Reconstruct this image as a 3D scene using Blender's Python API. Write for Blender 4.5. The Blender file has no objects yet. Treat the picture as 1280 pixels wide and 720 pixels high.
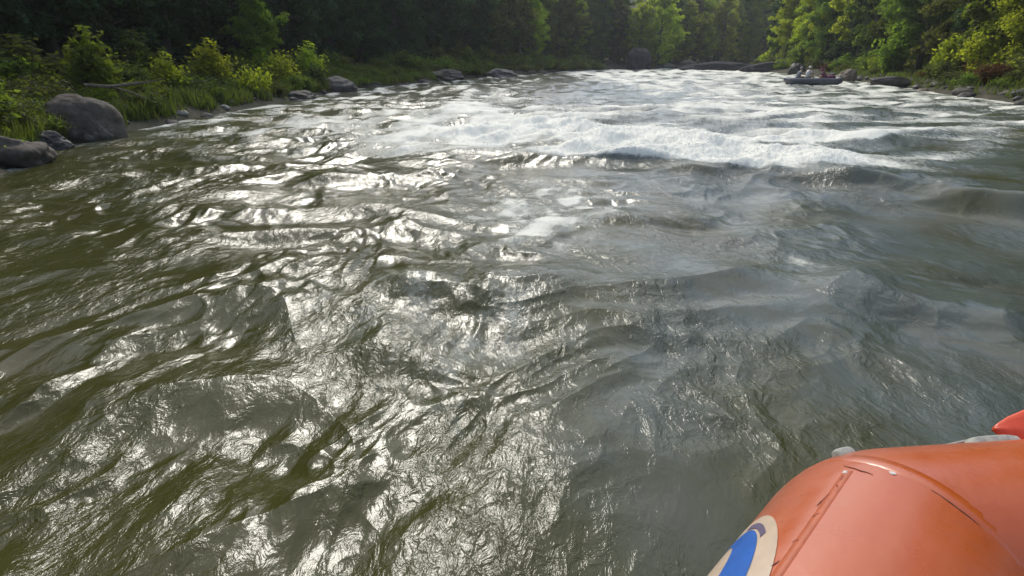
import bpy, bmesh, math, random
import numpy as np
from mathutils import Vector, Matrix

S = bpy.context.scene
COL = S.collection
# ------------------------------------------------------------------ camera
EYE = 1.9
cam_d = bpy.data.cameras.new('camera'); cam = bpy.data.objects.new('camera', cam_d); COL.objects.link(cam)
cam_d.sensor_width = 36.0; cam_d.lens = 36.0 * 690 / 1280
cam_d.clip_start = 0.05; cam_d.clip_end = 3000
cam.location = (0, 0, EYE)
cam.rotation_euler = (math.radians(90 - 22.5), 0, 0)
S.camera = cam
# ------------------------------------------------------------------ sky, sun, exposure
SUN_EL, SUN_AZ = 39.0, -13.0           # azimuth measured from +Y, positive to the right
w = bpy.data.worlds.new('World'); S.world = w; w.use_nodes = True
nt = w.node_tree; bg = nt.nodes['Background']
sky = nt.nodes.new('ShaderNodeTexSky'); sky.sky_type = 'NISHITA'; sky.sun_disc = False
sky.sun_elevation = math.radians(SUN_EL); sky.sun_rotation = math.radians(SUN_AZ)
sky.air_density = 1.0; sky.dust_density = 1.6; sky.ozone_density = 1.0; sky.altitude = 100
# bright broken cloud in the sky dome itself, whitest towards the sun
tcw = nt.nodes.new('ShaderNodeTexCoord'); nz = nt.nodes.new('ShaderNodeTexNoise'); nz.inputs['Scale'].default_value = 2.3
nz.inputs['Detail'].default_value = 6; nz.inputs['Roughness'].default_value = 0.6; nz.inputs['Distortion'].default_value = 0.5
nt.links.new(tcw.outputs['Generated'], nz.inputs['Vector'])
crp = nt.nodes.new('ShaderNodeValToRGB'); crp.color_ramp.elements[0].position = 0.44; crp.color_ramp.elements[1].position = 0.60
_e, _a = math.radians(SUN_EL), math.radians(SUN_AZ)
dp = nt.nodes.new('ShaderNodeVectorMath'); dp.operation = 'DOT_PRODUCT'; nt.links.new(tcw.outputs['Generated'], dp.inputs[0])
dp.inputs[1].default_value = (math.sin(_a) * math.cos(_e), math.cos(_a) * math.cos(_e), math.sin(_e))
ma = nt.nodes.new('ShaderNodeMath'); ma.operation = 'MULTIPLY_ADD'; nt.links.new(dp.outputs['Value'], ma.inputs[0]); ma.inputs[1].default_value = 0.22
nt.links.new(nz.outputs[0], ma.inputs[2]); sb = nt.nodes.new('ShaderNodeMath'); sb.operation = 'SUBTRACT'; nt.links.new(ma.outputs[0], sb.inputs[0]); sb.inputs[1].default_value = 0.15
nt.links.new(sb.outputs[0], crp.inputs[0])
mr = nt.nodes.new('ShaderNodeMapRange'); nt.links.new(dp.outputs['Value'], mr.inputs[0])
mr.inputs[1].default_value = 0.2; mr.inputs[2].default_value = 1.0; mr.inputs[3].default_value = 6.0; mr.inputs[4].default_value = 9.0
cc = nt.nodes.new('ShaderNodeCombineColor')
for _i in range(3): nt.links.new(mr.outputs[0], cc.inputs[_i])
mx = nt.nodes.new('ShaderNodeMix'); mx.data_type = 'RGBA'
nt.links.new(crp.outputs[0], mx.inputs[0]); nt.links.new(sky.outputs[0], mx.inputs[6]); nt.links.new(cc.outputs[0], mx.inputs[7])
nt.links.new(mx.outputs[2], bg.inputs[0]); bg.inputs[1].default_value = 0.15
sd = bpy.data.lights.new('sun', 'SUN'); sd.energy = 1.6; sd.angle = math.radians(15.0); sd.color = (1.0, 0.95, 0.85)
so = bpy.data.objects.new('sun', sd); COL.objects.link(so)
sdir = Vector((math.sin(math.radians(SUN_AZ)) * math.cos(math.radians(SUN_EL)),
               math.cos(math.radians(SUN_AZ)) * math.cos(math.radians(SUN_EL)), math.sin(math.radians(SUN_EL))))
so.rotation_euler = sdir.to_track_quat('Z', 'Y').to_euler(); so.location = sdir * 100
S.view_settings.view_transform = 'Standard'; S.view_settings.look = 'None'
S.view_settings.exposure = 0.52; S.view_settings.gamma = 1.0; S.view_settings.use_curve_mapping = False
S.cycles.use_denoising = True
S.cycles.max_bounces = 6; S.cycles.diffuse_bounces = 3; S.cycles.glossy_bounces = 3
S.cycles.transmission_bounces = 4; S.cycles.sample_clamp_indirect = 6; S.cycles.sample_clamp_direct = 0
S.cycles.caustics_reflective = False

# ------------------------------------------------------------------ helpers
def tag(o, label=None, cat=None, group=None, kind=None):
    if label: o['label'] = label
    if cat: o['category'] = cat
    if group: o['group'] = group
    if kind: o['kind'] = kind
    return o
def empty(name, loc, rz=0.0):
    o = bpy.data.objects.new(name, None); COL.objects.link(o)
    o.location = loc; o.rotation_euler = (0, 0, rz); o.empty_display_size = 0.2
    return o
def mesh_np(name, V, F, mat=None, parent=None, smooth=True, link=True):
    """V (n,3), F (m,k) arrays"""
    me = bpy.data.meshes.new(name)
    V = np.ascontiguousarray(V, dtype=np.float32); F = np.ascontiguousarray(F, dtype=np.int32)
    k = F.shape[1]
    me.vertices.add(len(V)); me.vertices.foreach_set('co', V.ravel())
    me.loops.add(F.size); me.loops.foreach_set('vertex_index', F.ravel())
    me.polygons.add(len(F)); me.polygons.foreach_set('loop_start', np.arange(0, F.size, k, dtype=np.int32))
    me.polygons.foreach_set('use_smooth', np.full(len(F), smooth))
    me.update(calc_edges=True)
    if mat: me.materials.append(mat)
    if not link: return me
    o = bpy.data.objects.new(name, me); COL.objects.link(o)
    if parent: o.parent = parent
    return o
def obj_bm(name, bm, mat, parent=None, smooth=True):
    me = bpy.data.meshes.new(name); bm.normal_update(); bm.to_mesh(me); bm.free()
    for p in me.polygons: p.use_smooth = smooth
    me.materials.append(mat)
    o = bpy.data.objects.new(name, me); COL.objects.link(o)
    if parent: o.parent = parent
    return o

rng0 = np.random.RandomState(7)
PERM = rng0.permutation(256); PERM = np.concatenate([PERM, PERM])
GA = rng0.rand(256) * 2 * np.pi
GX, GY = np.cos(GA), np.sin(GA)
def perlin(x, y, seed=0):
    x = np.asarray(x, dtype=np.float64) + seed * 17.31; y = np.asarray(y, dtype=np.float64) - seed * 9.77
    xi = np.floor(x).astype(np.int64); yi = np.floor(y).astype(np.int64)
    xf = x - xi; yf = y - yi
    def g(ix, iy, dx, dy):
        h = PERM[(PERM[ix & 255] + iy) & 255]
        return GX[h] * dx + GY[h] * dy
    u = xf ** 3 * (xf * (xf * 6 - 15) + 10); v = yf ** 3 * (yf * (yf * 6 - 15) + 10)
    a = g(xi, yi, xf, yf); b = g(xi + 1, yi, xf - 1, yf)
    c = g(xi, yi + 1, xf, yf - 1); d = g(xi + 1, yi + 1, xf - 1, yf - 1)
    return ((a + u * (b - a)) * (1 - v) + (c + u * (d - c)) * v) * 1.5
def fbm(x, y, oct=4, seed=0, gain=0.5):
    r = 0; a = 1
    for i in range(oct):
        r = r + a * perlin(x, y, seed + i * 3); x = x * 2.03; y = y * 2.03; a *= gain
    return r
def sstep(a, b, x):
    t = np.clip((x - a) / (b - a), 0, 1); return t * t * (3 - 2 * t)

# materials
def new_mat(name):
    m = bpy.data.materials.new(name); m.use_nodes = True
    return m, m.node_tree, m.node_tree.nodes['Principled BSDF']
def N(nt, t, **kw):
    n = nt.nodes.new(t)
    for k, v in kw.items(): setattr(n, k, v)
    return n
def setin(n, **kw):
    for k, v in kw.items(): n.inputs[k.replace('_', ' ')].default_value = v
def noise(nt, vec, scale, detail=4, rough=0.5, dist=0.0):
    n = N(nt, 'ShaderNodeTexNoise'); n.inputs['Scale'].default_value = scale; n.inputs['Detail'].default_value = detail
    n.inputs['Roughness'].default_value = rough; n.inputs['Distortion'].default_value = dist
    if vec is not None: nt.links.new(vec, n.inputs['Vector'])
    return n
def ramp(nt, fac, stops):
    r = N(nt, 'ShaderNodeValToRGB'); els = r.color_ramp.elements
    while len(els) < len(stops): els.new(0.5)
    for e, (p, c) in zip(els, stops): e.position = p; e.color = (*c, 1)
    nt.links.new(fac, r.inputs[0]); return r
def math_(nt, op, a, b=None, c=None, clamp=False):
    n = N(nt, 'ShaderNodeMath', operation=op); n.use_clamp = clamp
    for i, v in enumerate((a, b, c)):
        if v is None: continue
        if isinstance(v, (int, float)): n.inputs[i].default_value = v
        else: nt.links.new(v, n.inputs[i])
    return n.outputs[0]
def mixc(nt, fac, a, b, mode='MIX'):
    n = N(nt, 'ShaderNodeMix', data_type='RGBA', blend_type=mode)
    for s, v in ((n.inputs[0], fac), (n.inputs[6], a), (n.inputs[7], b)):
        if isinstance(v, tuple): s.default_value = (*v, 1)
        elif isinstance(v, (int, float)): s.default_value = v
        else: nt.links.new(v, s)
    return n.outputs[2]
def maprange(nt, v, a, b, c=0.0, d=1.0, smooth=True):
    n = N(nt, 'ShaderNodeMapRange'); n.interpolation_type = 'SMOOTHSTEP' if smooth else 'LINEAR'
    nt.links.new(v, n.inputs[0]); n.inputs[1].default_value = a; n.inputs[2].default_value = b
    n.inputs[3].default_value = c; n.inputs[4].default_value = d
    return n.outputs[0]
def bump(nt, bsdf, h, strength=0.5, dist=0.02, prev=None):
    b = N(nt, 'ShaderNodeBump'); b.inputs['Strength'].default_value = strength; b.inputs['Distance'].default_value = dist
    nt.links.new(h, b.inputs['Height'])
    if prev is not None: nt.links.new(prev, b.inputs['Normal'])
    if bsdf is not None: nt.links.new(b.outputs[0], bsdf.inputs['Normal'])
    return b.outputs[0]

# ------------------------------------------------------------------ the river's outline (metres)
LEFT = np.array([(-9, -220), (-9, -60), (-8.6, -10), (-8.8, 4), (-9.3, 10.1), (-10.4, 12.4), (-11.0, 15), (-11.1, 20), (-11.2, 25.3), (-11.2, 33), (-10.6, 41),
                 (-6.1, 56), (0, 76), (8, 95), (19, 117), (41, 139), (72, 158), (130, 180)], float)
RIGHT = np.array([(24, -220), (23, -60), (22, -10), (22, 10), (23.5, 26.6), (25.8, 35), (29.6, 47), (34.6, 60.7), (39, 80), (42.5, 108),
                  (58, 130), (84, 146), (132, 158)], float)
RIV = np.concatenate([LEFT, RIGHT[::-1]])
def seg_dist(P, poly):
    d = np.full(len(P), 1e9)
    for a, b in zip(poly[:-1], poly[1:]):
        ab = b - a; t = np.clip(((P - a) @ ab) / (ab @ ab), 0, 1)
        d = np.minimum(d, np.hypot(*(P - a - t[:, None] * ab).T))
    return d
def in_river(P):
    c = np.zeros(len(P), bool); x, y = P[:, 0], P[:, 1]; n = len(RIV)
    for i in range(n):
        x1, y1 = RIV[i]; x2, y2 = RIV[(i + 1) % n]
        if y1 == y2: continue
        k = ((y1 > y) != (y2 > y)) & (x < (x2 - x1) * (y - y1) / (y2 - y1) + x1)
        c ^= k
    return c
def shore(P):
    """signed distance: + on land, - in the river; and 1 where the left bank is nearer"""
    dl, dr = seg_dist(P, LEFT), seg_dist(P, RIGHT)
    d = np.minimum(dl, dr); return np.where(in_river(P), -d, d), dl < dr
def ground_z(P):
    P = np.atleast_2d(np.asarray(P, float)); d, left = shore(P)
    n = fbm(P[:, 0] / 9, P[:, 1] / 9, 4, 5); n2 = fbm(P[:, 0] / 1.6, P[:, 1] / 1.6, 3, 9)
    dd = np.maximum(d, 0)
    land = 0.10 + 0.50 * (1 - np.exp(-dd / 1.6)) + np.where(left, 0.10, 0.07) * dd + 0.32 * np.maximum(dd - 11, 0) * np.exp(-np.maximum(dd - 11, 0) / 260)
    land = land + n * np.clip(dd * 0.06, 0, 3.0) + n2 * 0.13 * np.clip(dd / 1.0, 0, 1)
    bed = -0.05 - 0.5 * (1 - np.exp(d / 2.5)) * 2.4
    return np.where(d > 0, land, np.minimum(bed, 0.10 + d * 0.3))

# ------------------------------------------------------------------ ground
gm, nt, b = new_mat('bank_soil')
tc = N(nt, 'ShaderNodeTexCoord')
n1 = noise(nt, tc.outputs['Object'], 0.7, 6, 0.6); n2 = noise(nt, tc.outputs['Object'], 9, 5, 0.6)
c1 = ramp(nt, n1.outputs[0], [(0.3, (0.022, 0.026, 0.010)), (0.5, (0.035, 0.038, 0.014)), (0.68, (0.13, 0.10, 0.07))])
c2 = mixc(nt, n2.outputs[0], c1.outputs[0], (0.05, 0.04, 0.025)); nt.links.new(c2, b.inputs['Base Color'])
b.inputs['Roughness'].default_value = 0.95; bump(nt, b, n2.outputs[0], 0.8, 0.08)
def axis(lo, hi, fine_lo, fine_hi, step, k):
    a = list(np.arange(fine_lo, fine_hi + 1e-6, step)); s = step
    x = fine_hi
    while x < hi: s *= k; x += s; a.append(x)
    s = step; x = fine_lo
    while x > lo: s *= k; x -= s; a.insert(0, x)
    return np.array(a)
xs = axis(-420, 420, -22, 48, 0.45, 1.09); ys = axis(-220, 460, 3, 75, 0.5, 1.07)
X, Y = np.meshgrid(xs, ys); P = np.stack([X.ravel(), Y.ravel()], 1)
Z = ground_z(P); Vg = np.column_stack([P, Z])
ny, nx = X.shape; idx = np.arange(nx * ny).reshape(ny, nx)
Fg = np.stack([idx[:-1, :-1], idx[:-1, 1:], idx[1:, 1:], idx[1:, :-1]], -1).reshape(-1, 4)
ground = mesh_np('ground', Vg, Fg, gm); tag(ground, kind='structure')

# ------------------------------------------------------------------ river water
def gauss(x, y, cx, cy, rx, ry, rot=0.0):
    c, s = math.cos(rot), math.sin(rot); dx, dy = x - cx, y - cy
    u = (dx * c + dy * s) / rx; v = (-dx * s + dy * c) / ry
    return np.exp(-(u * u + v * v))
CREST = np.array([(-1.6, 11.6), (-0.3, 11.3), (1.5, 10.7), (3.2, 10.1), (4.7, 9.3), (5.7, 8.5), (6.3, 7.3), (7.0, 6.0), (8.4, 4.6)], float)
CRESTB = np.array([(0.6, 7.05), (1.3, 6.75), (2.1, 6.85), (2.8, 7.2)], float)
CRESTC = np.array([(2.5, 4.7), (3.1, 4.3), (3.7, 3.75), (4.6, 3.3)], float)
CRESTD = np.array([(-1.4, 4.9), (-0.4, 4.3), (0.2, 4.5), (0.9, 5.1)], float)
CRESTE = np.array([(8.3, 13.3), (9.6, 14.6), (10.9, 15.0), (12.6, 14.6)], float)
CRESTF = np.array([(-3.9, 8.9), (-2.6, 9.5), (-1.2, 9.7), (-0.2, 9.5)], float)
def crest(P, line, wid, front):
    """asymmetric ridge, steep towards the camera and long behind, dying out at both ends"""
    best = np.full(len(P), 1e9); sg = np.zeros(len(P)); tt = np.zeros(len(P)); L = 0
    tot = np.hypot(*np.diff(line, axis=0).T).sum()
    for a, b_ in zip(line[:-1], line[1:]):
        ab = b_ - a; l = np.hypot(*ab); t = np.clip(((P - a) @ ab) / (ab @ ab), 0, 1); q = P - a - t[:, None] * ab
        d = np.hypot(*q.T); s = (ab[0] * q[:, 1] - ab[1] * q[:, 0])
        k = d < best; best = np.where(k, d, best); sg = np.where(k, np.sign(s), sg); tt = np.where(k, (L + t * l) / tot, tt); L += l
    ww = np.where(sg > 0, wid, front)
    tap = sstep(0, 0.28, tt) * sstep(1, 0.72, tt)
    return np.exp(-(best / ww) ** 2) * tap, best * sg
def water_fields(x, y):
    P = np.stack([x, y], 1)
    sd_, left = shore(P)
    near = np.hypot(x, y)
    wx = perlin(x / 2.7, y / 3.6, 31) * 0.55; wy = perlin(x / 2.4, y / 2.9, 37) * 0.55
    X, Y = x + wx, y + wy
    rough = 0.75 + 0.55 * perlin(x / 4.3, y / 5.5, 3)
    rough = rough + 0.5 * gauss(x, y, -5, 16, 6, 9) + 0.9 * gauss(x, y, 2.5, 15, 8, 6) + 0.35 * sstep(18, 40, y)
    h = 0.085 * perlin(X / 2.6, Y / 2.2, 1) * (0.7 + rough * 0.5)
    h += 0.046 * (0.6 - 2 * np.abs(perlin(X / 1.7, Y / 1.15, 2))) * rough
    h += 0.032 * perlin(X / 0.95, Y / 0.75, 8) * rough
    # finer chop, streaked along the current on the left, across it further out
    wx2 = perlin(x / 0.6, y / 0.7, 41) * 0.16; wy2 = perlin(x / 0.6, y / 0.7, 43) * 0.16
    Xa, Ya = X + wx2, Y + wy2
    patch = np.clip(0.6 + 0.9 * perlin(x / 1.5, y / 2.2, 14), 0.15, 1.5)
    h += 0.020 * (0.5 - 2 * np.abs(perlin(Xa / 0.62, Ya / 0.50, 4))) * rough * patch
    left_ = sstep(1.8, -0.4, x - 0.1 * y)
    h += 0.0095 * (0.5 - 2 * np.abs(perlin(Xa / 0.27, Ya / 0.36, 5))) * patch
    h += 0.023 * left_ * (0.5 - 2 * np.abs(perlin(Xa / 0.40 + 0.15 * Ya, Ya / 1.15, 21))) * patch
    h += 0.015 * left_ * perlin(Xa / 0.17, Ya / 0.60, 22) * patch
    h += 0.0042 * perlin(Xa / 0.125, Ya / 0.17, 6) * patch
    h += 0.0009 * (0.5 - 2 * np.abs(perlin(Xa / 0.060, Ya / 0.085, 7))) * patch
    # standing wave trains of the rapid, growing towards the horizon
    amp = 0.15 * sstep(9, 20, y) * (0.4 + 0.6 * sstep(-11, 0, x))
    h += amp * (0.55 - 2 * np.abs(perlin(X / 3.4, Y / 1.5 + 0.12 * X, 12)))
    h += 0.22 * sstep(18, 45, y) * (perlin(X / 5.5, Y / 3.0, 13))
    foam_glint = np.zeros_like(x)
    g, s = crest(P, CREST, 1.3, 0.34); h += (0.12 + 0.17 * sstep(4.0, 6.0, x)) * g * (1 + 0.35 * perlin(x / 0.8, y / 0.8, 51))
    g, s = crest(P, CRESTB, 0.7, 0.25); h += 0.10 * g
    g, s = crest(P, CRESTC, 0.7, 0.3); h += 0.15 * g
    g, s = crest(P, CRESTD, 0.6, 0.25); h += 0.10 * g
    g, s = crest(P, CRESTE, 0.9, 0.4); h += 0.16 * g; foam_glint += 0.75 * g * sstep(-0.3, 0.1, s) * (0.7 + 0.8 * perlin(x / .7, y / .7, 55))
    g, s = crest(P, CRESTF, 0.8, 0.3); h += 0.12 * g
    # foam, with glints on the left water painted into the same mask
    m = 1.5 * gauss(x, y, 3.7, 11.6, 2.9, 2.2, -0.2) + 1.25 * gauss(x, y, 0.6, 14.5, 2.6, 2.6) + 0.8 * gauss(x, y, 5.6, 14.6, 2.8, 1.8)
    m += 0.62 * gauss(x, y, -1.2, 21, 2.2, 4.5) + 0.35 * gauss(x, y, 6, 22, 6, 6)
    gC, sC = crest(P, CREST, 1.0, 1.0)
    behind = np.where(y < 13.5, sstep(-0.05, 0.35, sC), 1.0)
    m = m * behind * (0.92 + 1.25 * fbm(x / 2.8, y / 1.7, 3, 66))
    h += 0.26 * gauss(x, y, 3.4, 12.6, 3.2, 1.7, -0.2) + 0.16 * gauss(x, y, 0.5, 15.5, 2.6, 2.0)
    h += 0.15 * np.clip(m, 0, 1) * (0.6 + 0.9 * perlin(x / 1.7, y / 1.1, 61) + 0.35 * np.abs(perlin(x / 0.7, y / 0.6, 64))) + 0.016 * np.clip(m, 0, 1) * perlin(x / .22, y / .22, 62) + 0.02 * np.clip(m, 0, 1) * perlin(x / .09, y / .09, 63)
    foam_glint += 1.15 * m
    m2 = np.clip(m, 0, 1)
    foam_glint += 0.12 * sstep(16, 34, y) * (0.7 + 0.5 * sstep(-14, -2, x) - 0.25 * sstep(14, 26, x))
    st = 0.5 + fbm(x / 3.2, y / 1.1, 3, 71)
    foam_glint += 0.34 * sstep(11, 22, y) * np.clip(st - 0.35, 0, 1)
    foam_glint += (0.46 * gauss(x, y, 0.7, 8.1, 1.0, 1.5) + 0.30 * gauss(x, y, 0.3, 6.2, 0.9, .9) + 0.30 * gauss(x, y, 2.7, 5.3, 0.7, 0.5)) * (0.8 + 1.3 * fbm(x / .45, y / .5, 3, 131))
    foam_glint += 0.20 * gauss(x, y, -1.0, 13.5, 5, 2.5) + 0.2 * gauss(x, y, -6, 17, 5, 5)  # bright sky reflection left of centre, painted as pale water
    foam_glint += 0.24 * gauss(x, y, -0.2, 3.6, 0.9, 1.3) * (1 + 1.2 * perlin(x / .35, y / .5, 105)) + 0.2 * gauss(x, y, 0.2, 7.0, 1.6, 1.4) * (1 + 1.4 * perlin(x / .5, y / .5, 106)) + 0.22 * gauss(x, y, -1.4, 4.3, .8, .9) * (1 + 1.2 * perlin(x / .3, y / .6, 107))
    foam_glint += 0.28 * sstep(11, 18, y + 0.35 * (x + 4)) * sstep(3, -2, x) * (0.40 + 1.3 * perlin(x / 0.9, y / 2.2, 101))  # glints on the left water painted into the mask
    foam_glint += 0.22 * sstep(-3.5, -5.5, x) * (0.2 + 1.1 * perlin(x / 0.5, y / 1.6, 103)) * sstep(4, 7, y)  # grey streaks by the left bank: sky reflection painted in
    foam_glint += 0.10 * sstep(35, 80, y) + 0.16 * sstep(7, 11, x) * sstep(10, 14, y)
    foam_glint += 0.34 * sstep(6, 9, x) * sstep(8, 12, y) * (0.4 + 1.2 * perlin(x / 2.2, y / 1.0, 104))
    foam_glint += 0.35 * np.exp(-(np.maximum(-sd_, 0) / 0.5)) * (y > 6) * (0.5 + perlin(x / .9, y / .9, 77))
    # crests of the chop hold a little foam
    foam_glint += 0.9 * np.clip(h - 0.17, 0, 0.3) * sstep(8, 16, y)
    aer_sky = 0.08 + 0.92 * sstep(-1.6, 2.2, x - 0.12 * y + 1.1 * perlin(x / 1.8, y / 2.4, 81))  # aerated water, plus sky reflection painted over the right side
    aer_sky = aer_sky * (0.75 + 0.5 * perlin(x / 1.1, y / 1.6, 83)) + 0.6 * np.clip(m, 0, 1) + 0.35 * sstep(14, 30, y)
    # the dark smooth tongues of green water
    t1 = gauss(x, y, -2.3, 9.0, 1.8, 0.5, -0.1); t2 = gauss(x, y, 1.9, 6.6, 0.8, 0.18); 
    aer_sky = aer_sky - t1 - 0.8 * t2; foam_glint = foam_glint * (1 - 0.8 * t1)
    # damp at the shore and by the raft; draw the surface down the river a touch
    edge = 0.25 + 0.75 * sstep(0, 2.2, -sd_)
    h = h * edge
    calm = gauss(x, y, 1.7, 0.2, 2.6, 1.6)
    h = h * (1 - 0.6 * calm)
    return h, np.clip(foam_glint, 0, 1.6), np.clip(aer_sky, 0, 1)

dep = np.concatenate([np.linspace(85, 54, 40, endpoint=False), np.linspace(54, 0.92, 1050)])
rad = EYE / np.tan(np.radians(dep))
rad = np.concatenate([rad, np.linspace(125, 420, 40)])
ang = np.concatenate([np.linspace(-52, 52, 1350), np.linspace(54, 306, 127)])
R_, A_ = np.meshgrid(rad, np.radians(ang), indexing='ij')
xw = (R_ * np.sin(A_)).ravel(); yw = (R_ * np.cos(A_)).ravel()
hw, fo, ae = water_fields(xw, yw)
hw *= np.clip(1.3 - np.hypot(xw, yw) / 260, 0.15, 1)
V = np.column_stack([xw, yw, hw])
nr, na = R_.shape; idx = np.arange(nr * na).reshape(nr, na)
i2 = np.concatenate([idx, idx[:, :1]], 1)
F = np.stack([i2[:-1, :-1], i2[1:, :-1], i2[1:, 1:], i2[:-1, 1:]], -1).reshape(-1, 4)[:, ::-1]
# the hole in the middle of the fan, right under the raft, is closed with a small cap
V = np.vstack([V, [[0, 0, 0.0]]]); fo = np.append(fo, 0); ae = np.append(ae, 0.3)
cap = np.stack([np.full(na, len(V) - 1), i2[0, :-1], i2[0, 1:], i2[0, 1:]], -1)
sdw, _ = shore(V[:, :2])
keep = (sdw[F] < 3.0).any(1)
F = F[keep]
wm, nt, b = new_mat('river_water')
tc = N(nt, 'ShaderNodeTexCoord')
mp = N(nt, 'ShaderNodeMapping'); nt.links.new(tc.outputs['Object'], mp.inputs[0]); mp.inputs['Scale'].default_value = (1.25, 0.9, 1.0)
co = mp.outputs[0]
af = N(nt, 'ShaderNodeAttribute'); af.attribute_name = 'foam_glint'
aa = N(nt, 'ShaderNodeAttribute'); aa.attribute_name = 'aeration_sky'
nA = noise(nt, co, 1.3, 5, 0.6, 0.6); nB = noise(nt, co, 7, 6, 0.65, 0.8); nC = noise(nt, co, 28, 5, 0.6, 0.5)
aer_sky = maprange(nt, math_(nt, 'ADD', aa.outputs['Fac'], math_(nt, 'MULTIPLY', math_(nt, 'SUBTRACT', nA.outputs[0], 0.5), 0.9)), 0.15, 1.0)
wcol = mixc(nt, aer_sky, (0.046, 0.046, 0.0105), (0.080, 0.096, 0.086))  # pale colour mixes aerated water with a painted bluish sky reflection
# silt-brown clouds carried by the current
silt = maprange(nt, noise(nt, co, 0.55, 3, 0.5, 0.4).outputs[0], 0.52, 0.72)
wcol = mixc(nt, math_(nt, 'MULTIPLY', silt, 0.45), wcol, (0.075, 0.060, 0.026))
lace = math_(nt, 'ADD', math_(nt, 'MULTIPLY', nB.outputs[0], 0.65), math_(nt, 'MULTIPLY', nC.outputs[0], 0.35))
fm = maprange(nt, math_(nt, 'ADD', af.outputs['Fac'], lace), 0.84, 1.16)
fsoft = maprange(nt, math_(nt, 'ADD', af.outputs['Fac'], nB.outputs[0]), 0.62, 1.15)
wcol = mixc(nt, math_(nt, 'MULTIPLY', fsoft, 0.55), wcol, (0.33, 0.36, 0.33))
fcol = mixc(nt, maprange(nt, math_(nt, 'ADD', nA.outputs[0], math_(nt, 'MULTIPLY', af.outputs['Fac'], 0.42)), 0.48, 0.88), (0.38, 0.39, 0.33), (0.86, 0.84, 0.74))
wcol = mixc(nt, fm, wcol, fcol)
nt.links.new(wcol, b.inputs['Base Color'])
nt.links.new(maprange(nt, fm, 0, 1, 0.17, 0.7, False), b.inputs['Roughness'])
b.inputs['IOR'].default_value = 1.333
mp2 = N(nt, 'ShaderNodeMapping'); nt.links.new(tc.outputs['Object'], mp2.inputs[0]); mp2.inputs['Scale'].default_value = (1.5, 0.85, 1.0)
mp2.inputs['Rotation'].default_value = (0, 0, math.radians(12))
r1 = noise(nt, mp2.outputs[0], 9, 4, 0.6, 0.7); r2 = noise(nt, mp2.outputs[0], 38, 3, 0.6, 0.5)
rp = maprange(nt, noise(nt, co, 0.9, 3, 0.55, 0.5).outputs[0], 0.36, 0.62, 0.25, 1.0)
p = bump(nt, None, math_(nt, 'MULTIPLY', r1.outputs[0], rp), 0.75, 0.028)
p = bump(nt, None, math_(nt, 'MULTIPLY', r2.outputs[0], rp), 0.45, 0.006, p)
p = bump(nt, b, math_(nt, 'MULTIPLY', nC.outputs[0], fm), 0.8, 0.03, p)
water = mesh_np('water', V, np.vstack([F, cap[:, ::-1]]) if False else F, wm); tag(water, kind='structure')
for nm, arr in (('foam_glint', fo), ('aeration_sky', ae)):
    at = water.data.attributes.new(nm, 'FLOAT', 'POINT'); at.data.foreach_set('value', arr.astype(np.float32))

# ------------------------------------------------------------------ foliage
def leaf_mat(name, dark, light, trans=0.45, tcol=None, rough=0.65):
    m, nt, b = new_mat(name)
    out = nt.nodes['Material Output']
    geo = N(nt, 'ShaderNodeNewGeometry'); oi = N(nt, 'ShaderNodeObjectInfo'); tc = N(nt, 'ShaderNodeTexCoord')
    cl = noise(nt, tc.outputs['Object'], 0.9, 3, 0.5)
    f = math_(nt, 'ADD', math_(nt, 'MULTIPLY', geo.outputs['Random Per Island'], 0.5), math_(nt, 'MULTIPLY', cl.outputs[0], 0.6), clamp=True)
    c = mixc(nt, f, dark, light)
    hs = N(nt, 'ShaderNodeHueSaturation'); nt.links.new(c, hs.inputs['Color'])
    nt.links.new(math_(nt, 'ADD', math_(nt, 'MULTIPLY', oi.outputs['Random'], 0.03), 0.487), hs.inputs['Hue'])
    nt.links.new(math_(nt, 'ADD', math_(nt, 'MULTIPLY', oi.outputs['Random'], 0.5), 0.75), hs.inputs['Value'])
    nt.links.new(hs.outputs[0], b.inputs['Base Color']); b.inputs['Roughness'].default_value = rough; b.inputs['Specular IOR Level'].default_value = 0.25
    tr = N(nt, 'ShaderNodeBsdfTranslucent')
    tcc = mixc(nt, 1.0, hs.outputs[0], tcol or (1.5, 1.6, 0.7), 'MULTIPLY'); nt.links.new(tcc, tr.inputs[0])
    ms = N(nt, 'ShaderNodeMixShader'); ms.inputs[0].default_value = trans
    nt.links.new(b.outputs[0], ms.inputs[1]); nt.links.new(tr.outputs[0], ms.inputs[2]); nt.links.new(ms.outputs[0], out.inputs[0])
    return m
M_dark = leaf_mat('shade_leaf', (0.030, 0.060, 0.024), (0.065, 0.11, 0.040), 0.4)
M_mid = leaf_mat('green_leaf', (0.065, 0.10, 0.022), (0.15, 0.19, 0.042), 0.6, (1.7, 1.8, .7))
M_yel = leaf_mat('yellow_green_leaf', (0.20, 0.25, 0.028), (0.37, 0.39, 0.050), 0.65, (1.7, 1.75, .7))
M_olv = leaf_mat('olive_leaf', (0.075, 0.09, 0.030), (0.16, 0.165, 0.055), 0.6)
M_red = leaf_mat('rust_leaf', (0.07, 0.04, 0.015), (0.16, 0.075, 0.025), 0.45, (1.5, 1.2, .6))
M_shrub = leaf_mat('shrub_leaf', (0.10, 0.15, 0.022), (0.20, 0.25, 0.040), 0.6)
M_grass = leaf_mat('grass_blade', (0.06, 0.085, 0.018), (0.14, 0.16, 0.045), 0.5)
bark, nt, b = new_mat('bark')
tc = N(nt, 'ShaderNodeTexCoord'); mp = N(nt, 'ShaderNodeMapping'); nt.links.new(tc.outputs['Object'], mp.inputs[0]); mp.inputs['Scale'].default_value = (6, 6, 1)
n = noise(nt, mp.outputs[0], 2.5, 6, 0.7)
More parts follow.
